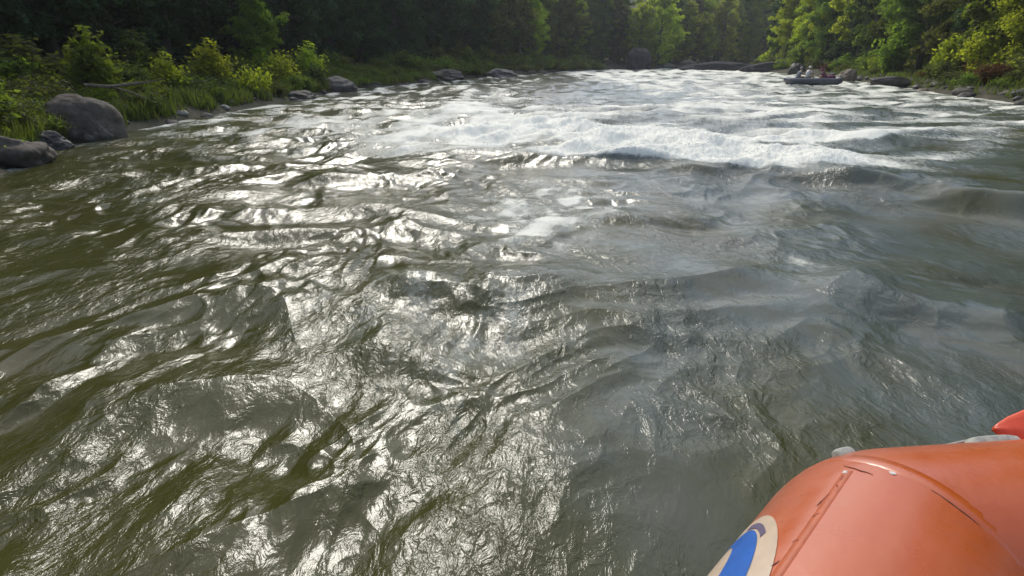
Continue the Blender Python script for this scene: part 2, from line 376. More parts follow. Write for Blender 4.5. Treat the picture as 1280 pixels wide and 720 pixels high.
nt.links.new(ramp(nt, n.outputs[0], [(0.3, (0.035, 0.028, 0.02)), (0.7, (0.13, 0.11, 0.085))]).outputs[0], b.inputs['Base Color'])
b.inputs['Roughness'].default_value = 0.9; bump(nt, b, n.outputs[0], 0.8, 0.04)

def tube_arr(pts, rads, sides=7):
    pts = np.asarray(pts, float); V = []; F = []
    for i, (p, r) in enumerate(zip(pts, rads)):
        t = pts[min(i + 1, len(pts) - 1)] - pts[max(i - 1, 0)]; t /= np.linalg.norm(t) + 1e-9
        a = np.cross(t, (0.3, 0.9, 0.1)); a /= np.linalg.norm(a); b_ = np.cross(t, a)
        for k in range(sides):
            q = 2 * math.pi * k / sides; V.append(p + r * (math.cos(q) * a + math.sin(q) * b_))
    for i in range(len(pts) - 1):
        for k in range(sides):
            F.append((i * sides + k, i * sides + (k + 1) % sides, (i + 1) * sides + (k + 1) % sides, (i + 1) * sides + k))
    return np.array(V), np.array(F)
def join_arr(parts):
    Vs, Fs, o = [], [], 0
    for v, f in parts: Vs.append(v); Fs.append(f + o); o += len(v)
    return np.vstack(Vs), np.vstack(Fs)
def leaves_arr(rs, C, size, flat=0.5, elong=1.7):
    """one bent diamond-ish leaf (2 quads sharing a mid rib) at each centre"""
    n = len(C); nrm = rs.normal(size=(n, 3)); nrm[:, 2] = np.abs(nrm[:, 2]) + flat; nrm /= np.linalg.norm(nrm, axis=1)[:, None]
    a = rs.normal(size=(n, 3)); a -= (a * nrm).sum(1)[:, None] * nrm; a /= np.linalg.norm(a, axis=1)[:, None]
    b_ = np.cross(nrm, a); s = size * (0.6 + 0.8 * rs.rand(n))[:, None]
    L = a * s * elong * 0.5; W = b_ * s * 0.5; D = nrm * s * 0.12
    v = np.stack([C - L, C - L * 0.2 + W - D, C + L, C - L * 0.2 - W - D], 1).reshape(-1, 3)
    return v, np.arange(4 * n).reshape(n, 4)
def tree_proto(seed, H, R, low, leaf, nlimb, per, conic=0.0, droop=0.1):
    """trunk+limbs mesh and crown mesh of one tree"""
    rs = np.random.RandomState(seed)
    n = 9; tz = np.linspace(-0.4, H * 0.93, n); wob = np.cumsum(rs.normal(0, 0.12, (n, 2)), 0) * (H / 12)
    trunk = np.column_stack([wob, tz]); trunk[0, :2] = trunk[1, :2] * 0.5
    r0 = 0.018 * H + 0.04
    parts = [tube_arr(trunk, np.linspace(r0, r0 * 0.15, n), 9)]
    C = []
    for i in range(nlimb):
        f = low + (1 - low) * ((i + rs.rand()) / nlimb) * 0.97
        z = f * H; base = np.array([np.interp(z, tz, trunk[:, 0]), np.interp(z, tz, trunk[:, 1]), z])
        az = i * 2.4 + rs.rand() * 1.2
        prof = (1 - (abs(f - 0.45) / 0.6) ** 2.2) if conic == 0 else (1.05 - f) ** 0.8
        Ln = R * max(0.3, prof) * (0.7 + 0.5 * rs.rand()); up = 0.5 - droop * 2 + 0.5 * f
        d = np.array([math.cos(az), math.sin(az), up]); d /= np.linalg.norm(d)
        m = 6; q = np.linspace(0, 1, m)[:, None]
        pts = base + d * Ln * q + np.array([0, 0, -droop * Ln]) * q ** 2 + rs.normal(0, 0.06 * Ln / 3, (m, 3)) * q
        parts.append(tube_arr(pts, np.linspace(r0 * 0.35, 0.012, m), 5))
        nc = int(3 + Ln * 2.4)
        for k in range(nc):
            t = 0.25 + 0.8 * rs.rand(); c = base + d * Ln * t + np.array([0, 0, -droop * Ln * t * t]) + rs.normal(0, 0.20 * Ln ** 0.6, 3) * (0.6, 0.6, 0.5)
            rr = (0.32 + 0.40 * rs.rand()) * (R / 3.2) ** 0.5
            u = rs.normal(size=(per, 3)); u /= np.linalg.norm(u, axis=1)[:, None]
            u *= (rs.rand(per, 1) ** 0.45) * rr * np.array([1.25, 1.25, 0.62])
            u[:, 2] -= 0.25 * (u[:, 0] ** 2 + u[:, 1] ** 2) / rr
            C.append(c + u)
            if k % 2 == 0: parts.append(tube_arr([base + d * Ln * max(0, t - 0.3), c], [0.018, 0.006], 4))
    C = np.vstack(C); C = C[C[:, 2] > 0.05]
    tv, tf = join_arr(parts)
    cv, cf = leaves_arr(rs, C, leaf)
    return (mesh_np('trunk', tv, tf, bark, link=False), mesh_np('crown', cv, cf, None, smooth=False, link=False))
PRO = {}
def proto(kind):
    if kind in PRO: return PRO[kind]
    spec = {'broad_a': (11, 13, 4.2, 0.10, 0.17, 34, 75), 'broad_b': (12, 15, 4.6, 0.06, 0.17, 38, 75), 'broad_c': (13, 11, 3.6, 0.08, 0.15, 32, 75),
            'tall_a': (14, 19, 4.4, 0.12, 0.22, 40, 70), 'tall_b': (15, 21, 4.8, 0.07, 0.22, 44, 70), 'tall_c': (16, 17, 4.0, 0.05, 0.20, 40, 70),
            'hem_a': (17, 16, 3.4, 0.05, 0.14, 52, 60, 1.0, 0.28), 'hem_b': (18, 19, 3.7, 0.08, 0.15, 56, 60, 1.0, 0.28)}[kind]
    PRO[kind] = tree_proto(*spec); return PRO[kind]
CROWN = {}
def crown_mesh(kind, mat):
    k = (kind, mat.name)
    if k not in CROWN:
        me = proto(kind)[1].copy(); me.materials.clear(); me.materials.append(mat); me.name = 'crown'; CROWN[k] = me
    return CROWN[k]
def tree(x, y, kind, mat, label, group=None, s=1.0, rz=0.0, name='tree', cat='tree', sz=1.0):
    z = float(ground_z([(x, y)])[0])
    o = empty(name, (x, y, z), rz); o.scale = (s, s, s * sz); tag(o, label, cat, group)
    for nm, me in (('trunk', proto(kind)[0]), ('crown', crown_mesh(kind, mat))):
        c = bpy.data.objects.new(nm, me); COL.objects.link(c); c.parent = o
    return o
def shrub_proto(seed, H, R, leaf, stems, per, upright=1.0):
    rs = np.random.RandomState(seed); parts = []; C = []
    for i in range(stems):
        az = rs.rand() * 6.28; lean = rs.rand() ** 0.7 * R; h = H * (1 - 0.35 * (lean / R) ** 2) * (0.65 + 0.45 * rs.rand())
        b0 = np.array([math.cos(az) * lean * .25, math.sin(az) * lean * .25, -0.1]); tip = np.array([math.cos(az) * lean, math.sin(az) * lean, h])
        q = np.linspace(0, 1, 5)[:, None]; pts = b0 + (tip - b0) * q; pts[:, :2] -= (tip - b0)[:2] * (q * (1 - q)) * 0.5 * upright
        parts.append(tube_arr(pts, np.linspace(0.012, 0.003, 5), 4))
        t = rs.rand(per) ** 0.7; base = np.column_stack([np.interp(t, q[:, 0], pts[:, k]) for k in range(3)])
        C.append(base + rs.normal(0, 1, (per, 3)) * (0.06 + 0.10 * R * t[:, None]))
    tv, tf = join_arr(parts); C = np.vstack(C); C = C[C[:, 2] > 0.02]
    cv, cf = leaves_arr(rs, C, leaf, 0.6, 2.0)
    return mesh_np('stems', tv, tf, bark, link=False), mesh_np('foliage', cv, cf, None, smooth=False, link=False)
SH = [shrub_proto(31, 1.3, 0.85, 0.085, 26, 90), shrub_proto(32, 1.0, 1.0, 0.075, 30, 80), shrub_proto(33, 1.8, 0.8, 0.095, 24, 110), shrub_proto(34, 0.7, 0.9, 0.07, 26, 70)]
SHC = {}
def shrub(x, y, k, mat, label, group=None, s=1.0, rz=0.0, sz=1.0):
    z = float(ground_z([(x, y)])[0]) - 0.03
    o = empty('shrub', (x, y, z), rz); o.scale = (s, s, s * sz); tag(o, label, 'shrub', group)
    kk = (k, mat.name)
    if kk not in SHC:
        me = SH[k][1].copy(); me.materials.clear(); me.materials.append(mat); me.name = 'foliage'; SHC[kk] = me
    for nm, me in (('stems', SH[k][0]), ('foliage', SHC[kk])):
        c = bpy.data.objects.new(nm, me); COL.objects.link(c); c.parent = o
    return o

R = random.Random(5)
def off(line, s, d, side):
    """point at arc length s on a bank line, d metres inland"""
    L = 0
    for a, b_ in zip(line[:-1], line[1:]):
        l = np.hypot(*(b_ - a))
        if s <= L + l:
            t = (s - L) / l; p = a + (b_ - a) * t; n_ = np.array([-(b_ - a)[1], (b_ - a)[0]]) / l
            return p + n_ * d * side
        L += l
    return None
def arc_at(line, y):
    L = 0
    for a, b_ in zip(line[:-1], line[1:]):
        l = np.hypot(*(b_ - a))
        if a[1] <= y <= b_[1]: return L + l * (y - a[1]) / (b_[1] - a[1])
        L += l
    return L
# left bank woods: rows from the water's edge back up the slope
s0, s1 = arc_at(LEFT, -6), arc_at(LEFT, 179)
rows = [(7.4, 3.4), (10.0, 3.6), (13.0, 4.0), (16, 4.6), (21, 5.5), (28, 6.5), (36, 8)]
for ri, (d, step) in enumerate(rows):
    s = s0
    while s < s1:
        far = (s - s0) > 75
        p = off(LEFT, s + R.uniform(-.8, .8), d + R.uniform(-1.0, 1.3) + (1.0 if far else 0), 1)
        s += step * (1.35 if far else 1.0) * R.uniform(0.85, 1.2)
        if p is None: continue
        rt = float(seg_dist(np.array([p]), RIGHT)[0])
        if rt < 6: continue
        if s - s0 > 100 and ri >= 2 and R.random() < 0.8: continue
        ff = (s - s0)
        if ri == 0 and 19 < ff < 30 : continue
        kind = R.choice(['broad_a', 'hem_a', 'broad_c', 'hem_b', 'broad_b'] if ri < 4 else ['tall_a', 'tall_c', 'hem_b', 'broad_b'])
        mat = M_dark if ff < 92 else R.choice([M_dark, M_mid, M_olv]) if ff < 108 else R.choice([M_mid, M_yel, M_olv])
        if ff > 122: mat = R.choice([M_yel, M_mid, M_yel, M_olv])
        if ri < 2:
            lab = ('shaded dark green tree leaning over the left bank undergrowth' if ff < 45 else 'dark tree in the front row of the left bank beyond the grey boulders' if ff < 92 else 'dull green tree near the far end of the left bank' if ff < 122 else 'sunlit yellow green tree at the head of the river bend')
        else:
            lab = ('dark tree deep in the shaded wood behind the left bank' if ff < 92 else 'tree in the wood behind the far left bank')
        tree(p[0], p[1], kind, mat, lab, lab.replace('tree', 'trees', 1)[:60], R.uniform(0.85, 1.15), R.uniform(0, 6.28), name='hemlock_tree' if kind.startswith('hem') else 'broadleaf_tree')
# right bank woods
s0, s1 = arc_at(RIGHT, 14), arc_at(RIGHT, 157)
rows = [(4.6, 3.8), (7.8, 4.2), (12.0, 5.0), (17, 5.6), (23, 6.5), (31, 8)]
for ri, (d, step) in enumerate(rows):
    s = s0
    while s < s1 - 2:
        p = off(RIGHT, s + R.uniform(-.8, .8), d + R.uniform(-1.0, 1.2), -1)
        s += step * R.uniform(0.85, 1.2)
        if p is None: continue
        if float(seg_dist(np.array([p]), LEFT)[0]) < 6: continue
        kind = R.choice(['broad_a', 'tall_a', 'tall_c', 'hem_a', 'hem_b', 'broad_c'] if ri < 2 else ['tall_a', 'tall_b', 'tall_c', 'hem_b'])
        mat = R.choice([M_mid, M_shrub, M_olv, M_yel, M_mid, M_yel, M_dark])
        if ri < 2:
            lab = ('green tree at the near end of the sunlit right bank' if p[1] < 40 else 'green tree in the front row behind the distant raft' if p[1] < 85 else 'green tree on the far right bank left of the raft')
        else: lab = ('tall tree in the sunlit wood behind the right bank' if p[1] < 85 else 'tall tree in the wood beyond the river bend')
        tree(p[0], p[1], kind, mat, lab, lab.replace('tree', 'trees', 1)[:60], R.uniform(0.7, 0.95), R.uniform(0, 6.28), name='hemlock_tree' if kind.startswith('hem') else 'broadleaf_tree', sz=R.uniform(1.2, 1.5))
# trees one can tell apart
tree(-14.2, 33.5, 'broad_c', M_shrub, 'rounded lighter green small tree standing out against the dark left wood', s=0.40, rz=1.0, name='young_tree')
tree(31.0, 128.5, 'tall_c', M_yel, 'bright yellow green tree at the end of the river above the dark rock', s=0.95, rz=2.0, name='yellow_tree')
tree(27.5, 131.5, 'broad_a', M_yel, 'lower yellow tree left of the brightest one at the river end', s=0.9, rz=0.4, name='yellow_tree')
for xx, yy, kk, ss, ll in ((35.5, 136.5, 'broad_b', .8, 'broad yellow tree over the long black ledge at the river end'), (40.5, 143.0, 'tall_c', .8, 'tall yellow green tree at the back of the river bend'), (46.5, 146.5, 'broad_a', .85, 'rightmost yellow tree across the mouth of the river bend'), (52.5, 151.0, 'tall_a', .8, 'farthest yellow green tree up the river bend'), (64.0, 166.0, 'tall_b', 1.1, 'tall tree filling the gap where the river bends out of sight'), (70.0, 172.0, 'tall_b', 1.2, 'tallest tree high behind the mouth of the river bend')):
    tree(xx, yy, kk, M_yel, ll, s=ss, rz=xx, name='yellow_tree')
tree(22.5, 127.0, 'broad_c', M_red, 'small rust coloured tree just above the dark rock at the river end', s=0.5, rz=3.0, name='rust_tree')
tree(46.5, 100.0, 'broad_b', M_yel, 'yellow green tree leaning out above the dark ledge on the right bank', s=0.85, rz=1.2, name='yellow_tree')
tree(45.5, 88.0, 'tall_c', M_yel, 'tall pale yellow tree directly behind the distant raft', s=0.85, rz=2.2, name='yellow_tree')
tree(31.4, 36.0, 'broad_c', M_yel, 'bright lime tree at the right edge above the stony shore', s=0.8, rz=5.2, name='lime_tree')

# shrubs on the banks
def px_shrubs(lst):
    for x, y, k, mat, s, sz, lab in lst: shrub(x, y, k, mat, lab, None, s, R.uniform(0, 6), sz)
px_shrubs([
 (-12.9, 18.3, 2, M_shrub, 1.15, 1.0, 'upright light green shrub right of the large grey boulder'),
 (-12.2, 17.2, 0, M_shrub, .6, 1.0, 'small light green shrub just behind the driftwood branch'),
 (-13.0, 22.3, 2, M_yel, 0.75, 1.0, 'small yellowish shrub left of the lime bush row'),
 (-12.9, 25.5, 2, M_yel, 1.05, 1.0, 'pale feathery shrub in the middle of the left bank'),
 (-12.8, 32.5, 1, M_yel, 1.35, 1.1, 'wide bright green bush below the rounded small tree'),
 (-12.6, 37.0, 2, M_yel, 1.2, 1.0, 'small yellow topped shrub right of the wide bright bush'),
 (-12.2, 27.2, 3, M_yel, 1.2, 1.2, 'low yellow green clump at the water left of the dark bank rock'),
 (33.6, 52.5, 2, M_shrub, 1.9, 1.2, 'round bright green bush right of the distant raft'),
 (36.8, 58.5, 1, M_yel, 1.5, 1.0, 'lime bush just above the pale rock behind the raft'),
 (30.6, 42.0, 2, M_yel, 1.2, 1.2, 'narrow vivid green shrub above the dark rock in the water'),
 (44.0, 92.0, 1, M_shrub, 2.8, 1.1, 'spreading green bush on top of the dark ledge'),
])
for line, side, ya, yb, step in ((LEFT, 1, 2, 118, 0.95), (RIGHT, -1, 20, 112, 1.15)):
    s = arc_at(line, ya); e = arc_at(line, yb)
    while s < e:
        for d in ((0.9, 2.3, 3.9) if side == 1 else (1.6, 3.4)):
            p = off(line, s + R.uniform(-.6, .6), d + R.uniform(-.5, .6), side)
            if R.random() < (0.40 if d < 1.3 else 0.25): continue
            sc = 0.55 + 0.18 * d + R.uniform(-.15, .25) + (0.5 if p[1] > 55 else 0)
            mat = R.choice([M_mid, M_olv, M_shrub, M_mid, M_grass]) if d > 1.5 else R.choice([M_mid, M_shrub, M_grass])
            if side == 1: 
                lab = 'low leafy shrub crowded along the left bank' if p[1] < 45 else 'low dark shrub on the distant left bank'
                if p[1] > 45: mat = R.choice([M_mid, M_olv, M_mid])
            else:
                lab = 'low shrub between the stones and trees of the right bank'; mat = R.choice([M_olv, M_olv, M_mid, M_shrub, M_red])
                if R.random() < .35: continue
            shrub(p[0], p[1], R.randrange(4), mat, lab, lab.replace('shrub', 'shrubs', 1), sc, R.uniform(0, 6), R.uniform(.5, .85))
        s += step * (1.0 if s < arc_at(line, 45) else 2.4) * R.uniform(.8, 1.2)
# grass on the banks (uncountable)
rs = np.random.RandomState(3)
pts = []
for line, side, ya, yb, n, dmax in ((LEFT, 1, 2, 60, 15000, 4.5), (RIGHT, -1, 20, 70, 2600, 6.0)):
    a, e = arc_at(line, ya), arc_at(line, yb)
    for i in range(n):
        p = off(line, a + (e - a) * rs.rand() ** 1.3, 0.15 + dmax * rs.rand() ** 1.2, side); pts.append(p)
pts = np.array(pts); k = fbm(pts[:, 0] / 1.1, pts[:, 1] / 1.1, 2, 91) > -0.15; pts = pts[k]
nb = 5; base = np.repeat(pts, nb, 0) + rs.normal(0, 0.07, (len(pts) * nb, 2)); n = len(base)
gz = ground_z(base); hh = 0.22 + 0.38 * rs.rand(n); az = rs.rand(n) * 6.28; ln = 0.25 + 0.4 * rs.rand(n)
dx, dy = np.cos(az), np.sin(az); wd = 0.010 + base[:, 1] * 0.0004
B0 = np.column_stack([base, gz - 0.03])
Dv = np.column_stack([dx * ln * hh, dy * ln * hh, hh]); Wv = np.column_stack([-dy * wd, dx * wd, 0 * wd])
Vv = np.stack([B0 - Wv, B0 + Wv, B0 + Dv * [0.45, 0.45, 0.6] + Wv * .8, B0 + Dv * [0.45, 0.45, 0.6] - Wv * .8, B0 + Dv + Wv * .1, B0 + Dv - Wv * .1], 1).reshape(-1, 3)
q = np.arange(n)[:, None] * 6
Ff = np.vstack([q + [0, 1, 2, 3], q + [3, 2, 4, 5]])
grass = mesh_np('grass', Vv, Ff, M_grass, smooth=False)
tag(grass, 'long green grass growing between the shrubs on both river banks', 'grass', kind='stuff')

# ------------------------------------------------------------------ rocks
def rock_mat(name, c1, c2, wet=0.5):
    m, nt, b = new_mat(name); tc = N(nt, 'ShaderNodeTexCoord')
    n1 = noise(nt, tc.outputs['Object'], 2.2, 8, 0.65); n2 = noise(nt, tc.outputs['Object'], 14, 6, 0.7)
    f = math_(nt, 'ADD', math_(nt, 'MULTIPLY', n1.outputs[0], .7), math_(nt, 'MULTIPLY', n2.outputs[0], .3))
    c = ramp(nt, f, [(0.35, c1), (0.62, c2)])
    li = maprange(nt, noise(nt, tc.outputs['Object'], 5, 5, 0.7).outputs[0], 0.58, 0.66)
    c = mixc(nt, math_(nt, 'MULTIPLY', li, 0.5), c.outputs[0], tuple(v * 1.5 for v in c2))
    nt.links.new(c, b.inputs['Base Color']); b.inputs['Roughness'].default_value = wet
    bump(nt, b, f, 0.9, 0.08); return m
RK = rock_mat('grey_rock', (0.05, 0.042, 0.034), (0.125, 0.107, 0.086), 0.75)
RKD = rock_mat('dark_rock', (0.030, 0.026, 0.024), (0.085, 0.07, 0.065), 0.6)
RKB = rock_mat('brown_grey_rock', (0.045, 0.036, 0.028), (0.12, 0.098, 0.078), 0.85)
RKX = rock_mat('black_rock', (0.016, 0.013, 0.016), (0.055, 0.046, 0.052), 0.9)
RKW = rock_mat('tan_rock', (0.10, 0.075, 0.055), (0.26, 0.21, 0.16), 0.85)
RKP = rock_mat('pale_rock', (0.18, 0.165, 0.14), (0.42, 0.39, 0.34), 0.8)
from mathutils import noise as mn
def rock(x, y, z, sx, sy, sz, seed, mat, label, group=None, rz=0.0, facet=0.18, name='boulder', cat='rock', sub=5, kmin=0.62, nz=1.0):
    bm = bmesh.new(); bmesh.ops.create_icosphere(bm, subdivisions=sub, radius=1)
    rr = random.Random(seed); planes = []
    for i in range(9):
        n_ = Vector((rr.gauss(0, 1), rr.gauss(0, 1), rr.gauss(0, .8))).normalized(); planes.append((n_, rr.uniform(kmin, 0.97)))
    o3 = Vector((seed * 3.1, seed * 1.7, 0))
    for v in bm.verts:
        d = v.co.normalized(); r = 1.0
        for n_, k in planes:
            t = d.dot(n_)
            if t > 0.05: r = min(r, k / t + 0.03)
        r += nz * 0.16 * mn.fractal(d * 1.4 + o3, 1.0, 2.0, 3) * (1 + facet) + 0.035 * mn.fractal(d * 6 + o3, 0.8, 2.0, 4)
        v.co = Vector((d.x * r * sx, d.y * r * sy, d.z * r * sz))
    o = obj_bm(name, bm, mat); o.location = (x, y, z); o.rotation_euler = (0, 0, rz); tag(o, label, cat, group); return o
rock(-11.1, 14.75, 0.12, 0.98, 0.8, 0.98, 6, RKB, 'large grey boulder with a flat sloping right side on the left bank', rz=0.3, kmin=0.90, nz=.45)
rock(-9.75, 10.9, 0.12, 0.66, 0.6, 0.50, 8, RKB, 'grey boulder cut by the left edge of the picture', rz=1.0)
rock(-10.6, 13.0, 0.08, 0.42, 0.35, 0.30, 12, RKD, 'small brown rock tucked against the foot of the large boulder', rz=0.5)
rock(-10.6, 14.5, 0.10, 0.36, 0.4, 0.42, 14, RK, 'pale wedge of rock leaning on the right of the large boulder', rz=0.2)
rock(-11.5, 37.0, 0.15, 1.7, 1.2, 0.75, 21, RKD, 'dark overhanging rock at the waterline of the left bank', rz=0.2)
rock(-11.3, 30.5, 0.1, 1.1, 0.9, 0.4, 22, RK, 'low grey rock slab at the waterline left of the dark overhanging rock')
rock(-6.4, 57.0, 0.35, 3.0, 1.2, 0.65, 23, RK, 'long flat grey ledge on the left bank before the bend', rz=1.1)
rock(-1.2, 66.0, 0.3, 3.4, 1.3, 0.7, 27, RKD, 'dark low ledge further along the left bank', rz=1.2)
rock(-7.6, 50.5, 0.0, 0.9, 0.5, 0.3, 28, RKD, 'small dark rock awash in front of the flat ledge')
rock(25.8, 122, 1.2, 2.9, 2.6, 2.9, 36, RKX, 'tall dark rock outcrop where the river ends', rz=0.5)
for i, (x, y, sx, sz) in enumerate([(40, 136, 4.5, 1.3), (33, 129.5, 3.4, 1.0), (27, 123.5, 2.6, 0.8)]):
    rock(x, y, 0.3, sx, 1.8, sz, 41 + i, RK if i == 0 else RKD, ['broad pale ledge at the far end of the river', 'grey ledge right of the tall dark outcrop', 'low grey rock at the foot of the tall dark outcrop'][i], rz=0.7, name='ledge')
rock(38.5, 111.0, 0.2, 7.0, 2.2, 1.2, 45, RKX, 'dark brown ledge running out from the far right bank', rz=-.35, name='ledge')
rock(42.5, 95.5, 0.2, 5.8, 2.0, 1.3, 46, RKX, 'longest dark ledge left of the distant raft', rz=-.5, name='ledge')
rock(39.6, 82.5, 0.3, 1.6, 1.1, 1.1, 47, RKD, 'grey rock at the right end of the longest dark ledge', rz=1.0)
rock(30.3, 53.5, 0.35, 1.1, .9, 0.8, 48, RKW, 'pale greenish rock just right of the distant raft', rz=0.6)
rock(27.3, 42.6, 0.30, 1.5, 0.8, 0.50, 49, RKD, 'dark flat rock standing in the river near the right bank', rz=-0.15)
rock(31.0, 44.0, 0.1, 1.2, 0.8, 0.4, 50, RK, 'low rock on the shore behind the rock in the river', rz=0.2)
# small shore stones, each a thing of its own
for i in range(46):
    s = arc_at(RIGHT, 22) + i * 1.1 + R.uniform(-.5, .5); p = off(RIGHT, s, R.uniform(-0.3, 1.2), -1)
    z = max(0.0, float(ground_z([p])[0])); q = R.uniform(.16, .5)
    rock(p[0], p[1], z, q * 1.4, q, q * .6, 100 + i, R.choice([RK, RKD, RKD, RKW, RKD]), 'small stone lying on the shore of the right bank', 'small stones along the right shore', R.uniform(0, 3), name='stone', cat='stone', sub=3)
for i in range(30):
    s = arc_at(LEFT, 15.5) + i * 1.35 + R.uniform(-.5, .5); p = off(LEFT, s, R.uniform(-0.25, 0.5), 1)
    z = max(0.0, float(ground_z([p])[0])); q = R.uniform(.10, .26)
    rock(p[0], p[1], z, q * 1.4, q, q * .6, 150 + i, RKP if i in (3, 5, 6) else R.choice([RK, RKD]), 'small stone at the waterline of the left bank', 'small stones along the left shore', R.uniform(0, 3), name='stone', cat='stone', sub=3)
# driftwood
wood, nt, b = new_mat('driftwood'); tc = N(nt, 'ShaderNodeTexCoord')
n = noise(nt, tc.outputs['Object'], 8, 5, .6); nt.links.new(ramp(nt, n.outputs[0], [(.3, (.07, .055, .04)), (.7, (.2, .17, .13))]).outputs[0], b.inputs['Base Color']); b.inputs['Roughness'].default_value = .85
tv, tf = join_arr([tube_arr([(-12.3, 16.9, 1.22), (-11.8, 17.2, 1.16), (-11.2, 17.6, 1.24), (-10.9, 18.6, 1.34)], [0.05, 0.045, 0.04, 0.02], 7),
                   tube_arr([(-11.8, 17.2, 1.16), (-11.5, 17.6, 1.0), (-11.4, 18.2, .75)], [0.03, 0.025, 0.02], 6)])
tag(mesh_np('driftwood_branch', tv, tf, wood), 'bare driftwood branch caught behind the large grey boulder', 'branch')
tv, tf = join_arr([tube_arr([(-8.9, 50.9, .25), (-8.0, 51.0, .45), (-6.6, 51.3, .1)], [0.09, 0.08, 0.04], 7), tube_arr([(-8.0, 51.0, .45), (-7.6, 51.2, .75)], [0.05, 0.02], 6)])
tag(mesh_np('driftwood_log', tv, tf, wood), 'pale stick poking out over the water before the flat ledge', 'log')
# two pale bare trunks among the dark trees
tv, tf = tube_arr([(-16.0, 13.6, 0.5), (-15.9, 13.6, 2.6), (-15.8, 13.7, 5.5)], [0.06, 0.05, 0.03], 8)
tag(mesh_np('dead_trunk', tv, tf, wood), 'thin pale dead trunk in the dark wood at the top left', 'tree')

# ------------------------------------------------------------------ the orange raft
rub, nt, b = new_mat('orange_rubber'); tc = N(nt, 'ShaderNodeTexCoord')
n1 = noise(nt, tc.outputs['Object'], 3.0, 5, 0.6); n2 = noise(nt, tc.outputs['Object'], 60, 3, 0.5); n3 = noise(nt, tc.outputs['Object'], 14, 6, 0.7)
b.inputs['Coat Weight'].default_value = 0.6; b.inputs['Coat Roughness'].default_value = 0.22
c = ramp(nt, n1.outputs[0], [(0.3, (0.46, 0.080, 0.010)), (0.7, (0.52, 0.102, 0.018))])
dirt = maprange(nt, n3.outputs[0], 0.56, 0.74)
c = mixc(nt, math_(nt, 'MULTIPLY', dirt, 0.18), c.outputs[0], (0.50, 0.20, 0.14))
nt.links.new(c, b.inputs['Base Color'])
nt.links.new(maprange(nt, n3.outputs[0], 0.3, 0.7, 0.26, 0.42), b.inputs['Roughness'])
p = bump(nt, None, n1.outputs[0], 0.25, 0.03); bump(nt, b, n2.outputs[0], 0.10, 0.002, p)
def plain(name, col, rough=0.5, bscale=40, var=0.25):
    m, nt, b = new_mat(name); tc = N(nt, 'ShaderNodeTexCoord'); n = noise(nt, tc.outputs['Object'], bscale, 4, .6)
    d = tuple(x * (1 - var) for x in col); l = tuple(min(1, x * (1 + var)) for x in col)
    nt.links.new(ramp(nt, n.outputs[0], [(.35, d), (.65, l)]).outputs[0], b.inputs['Base Color']); b.inputs['Roughness'].default_value = rough
    bump(nt, b, n.outputs[0], 0.2, 0.003); return m
seam_m = plain('seam_tape', (0.48, 0.11, 0.04), 0.5, 25, .12)
grey_m = plain('grey_webbing', (0.36, 0.36, 0.32), 0.7)
cream_m = plain('cream_print', (0.56, 0.43, 0.32), 0.4, 20, .08); blue_m = plain('blue_print', (0.008, 0.10, 0.42), 0.45, 20, .1)
plum_m = plain('purple_print', (0.12, 0.09, 0.16), 0.5, 20, .1); black_m = plain('black_rubber', (0.03, 0.03, 0.03), .5)
def fillet_path(pts, rads, seg=14):
    """closed rounded polygon"""
    out = []; n = len(pts)
    for i in range(n):
        p0, p1, p2 = Vector(pts[i - 1]), Vector(pts[i]), Vector(pts[(i + 1) % n])
        a = (p0 - p1).normalized(); b_ = (p2 - p1).normalized(); ang_ = a.angle(b_); t = rads[i] / math.tan(ang_ / 2)
        t = min(t, (p0 - p1).length * .48, (p2 - p1).length * .48)
        s_, e_ = p1 + a * t, p1 + b_ * t
        for k in range(seg + 1):
            u = k / seg; q = (1 - u) ** 2 * s_ + 2 * u * (1 - u) * p1 + u * u * e_; out.append(q)
    # resample to even spacing
    res = []; m = len(out)
    for i in range(m):
        a, b_ = out[i], out[(i + 1) % m]; l = (b_ - a).length; k = max(1, int(l / 0.05))
        for j in range(k): res.append(a.lerp(b_, j / k))
    return np.array([tuple(v) for v in res])
RC = [(3.9, 1.21, 0), (0.893, 0.937, 0), (-0.195, -0.112, 0), (-0.36, -0.75, 0), (0.7, -1.2, 0), (3.9, -1.1, 0), (4.6, -.45, 0), (4.6, .75, 0)]
RP = fillet_path(RC, [.8, .17, .4, .5, .8, .6, .6, .6])
TR = 0.287
def tube_z(x): return 0.78 - 0.37 * sstep(1.35, 3.1, x) + 0.12 * sstep(3.6, 4.6, x)     # the bow kicks up out of the water
RP[:, 2] = tube_z(RP[:, 0])
def tube_frame(P):
    n = len(P); T = np.roll(P, -1, 0) - np.roll(P, 1, 0); T /= np.linalg.norm(T, axis=1)[:, None]
    out = np.cross(T, (0, 0, 1)); out /= np.linalg.norm(out, axis=1)[:, None]     # horizontal
    # path runs counter-clockwise seen from above here? orient 'out' away from the centroid
    c = P.mean(0); 
    if ((P - c) * out).sum() < 0: out = -out
    up = np.cross(out, T); up *= np.sign(up[:, 2:3]); return T, out, up
T_, O_, U_ = tube_frame(RP)
def surf(s, phi, lift=0.0):
    """s = index along path (float), phi = angle from outward horizontal towards up"""
    i = int(math.floor(s)) % len(RP); j = (i + 1) % len(RP); f = s - math.floor(s)
    c = RP[i] * (1 - f) + RP[j] * f; o = O_[i] * (1 - f) + O_[j] * f; u = U_[i] * (1 - f) + U_[j] * f
    return c + (TR + lift) * (math.cos(phi) * o + math.sin(phi) * u)
raft = empty('raft', (1.9, 0.2, 0.0)); tag(raft, 'orange inflatable raft with a blue and cream oval emblem, corner tube in the foreground', 'raft')
off_r = np.array((1.9, 0.2, 0.0))
def raft_child(name, V, F, mat, parent=raft, smooth=True):
    o = mesh_np(name, np.asarray(V) - (off_r if parent is raft else 0), F, mat, parent, smooth); return o
n = len(RP); sides = 56
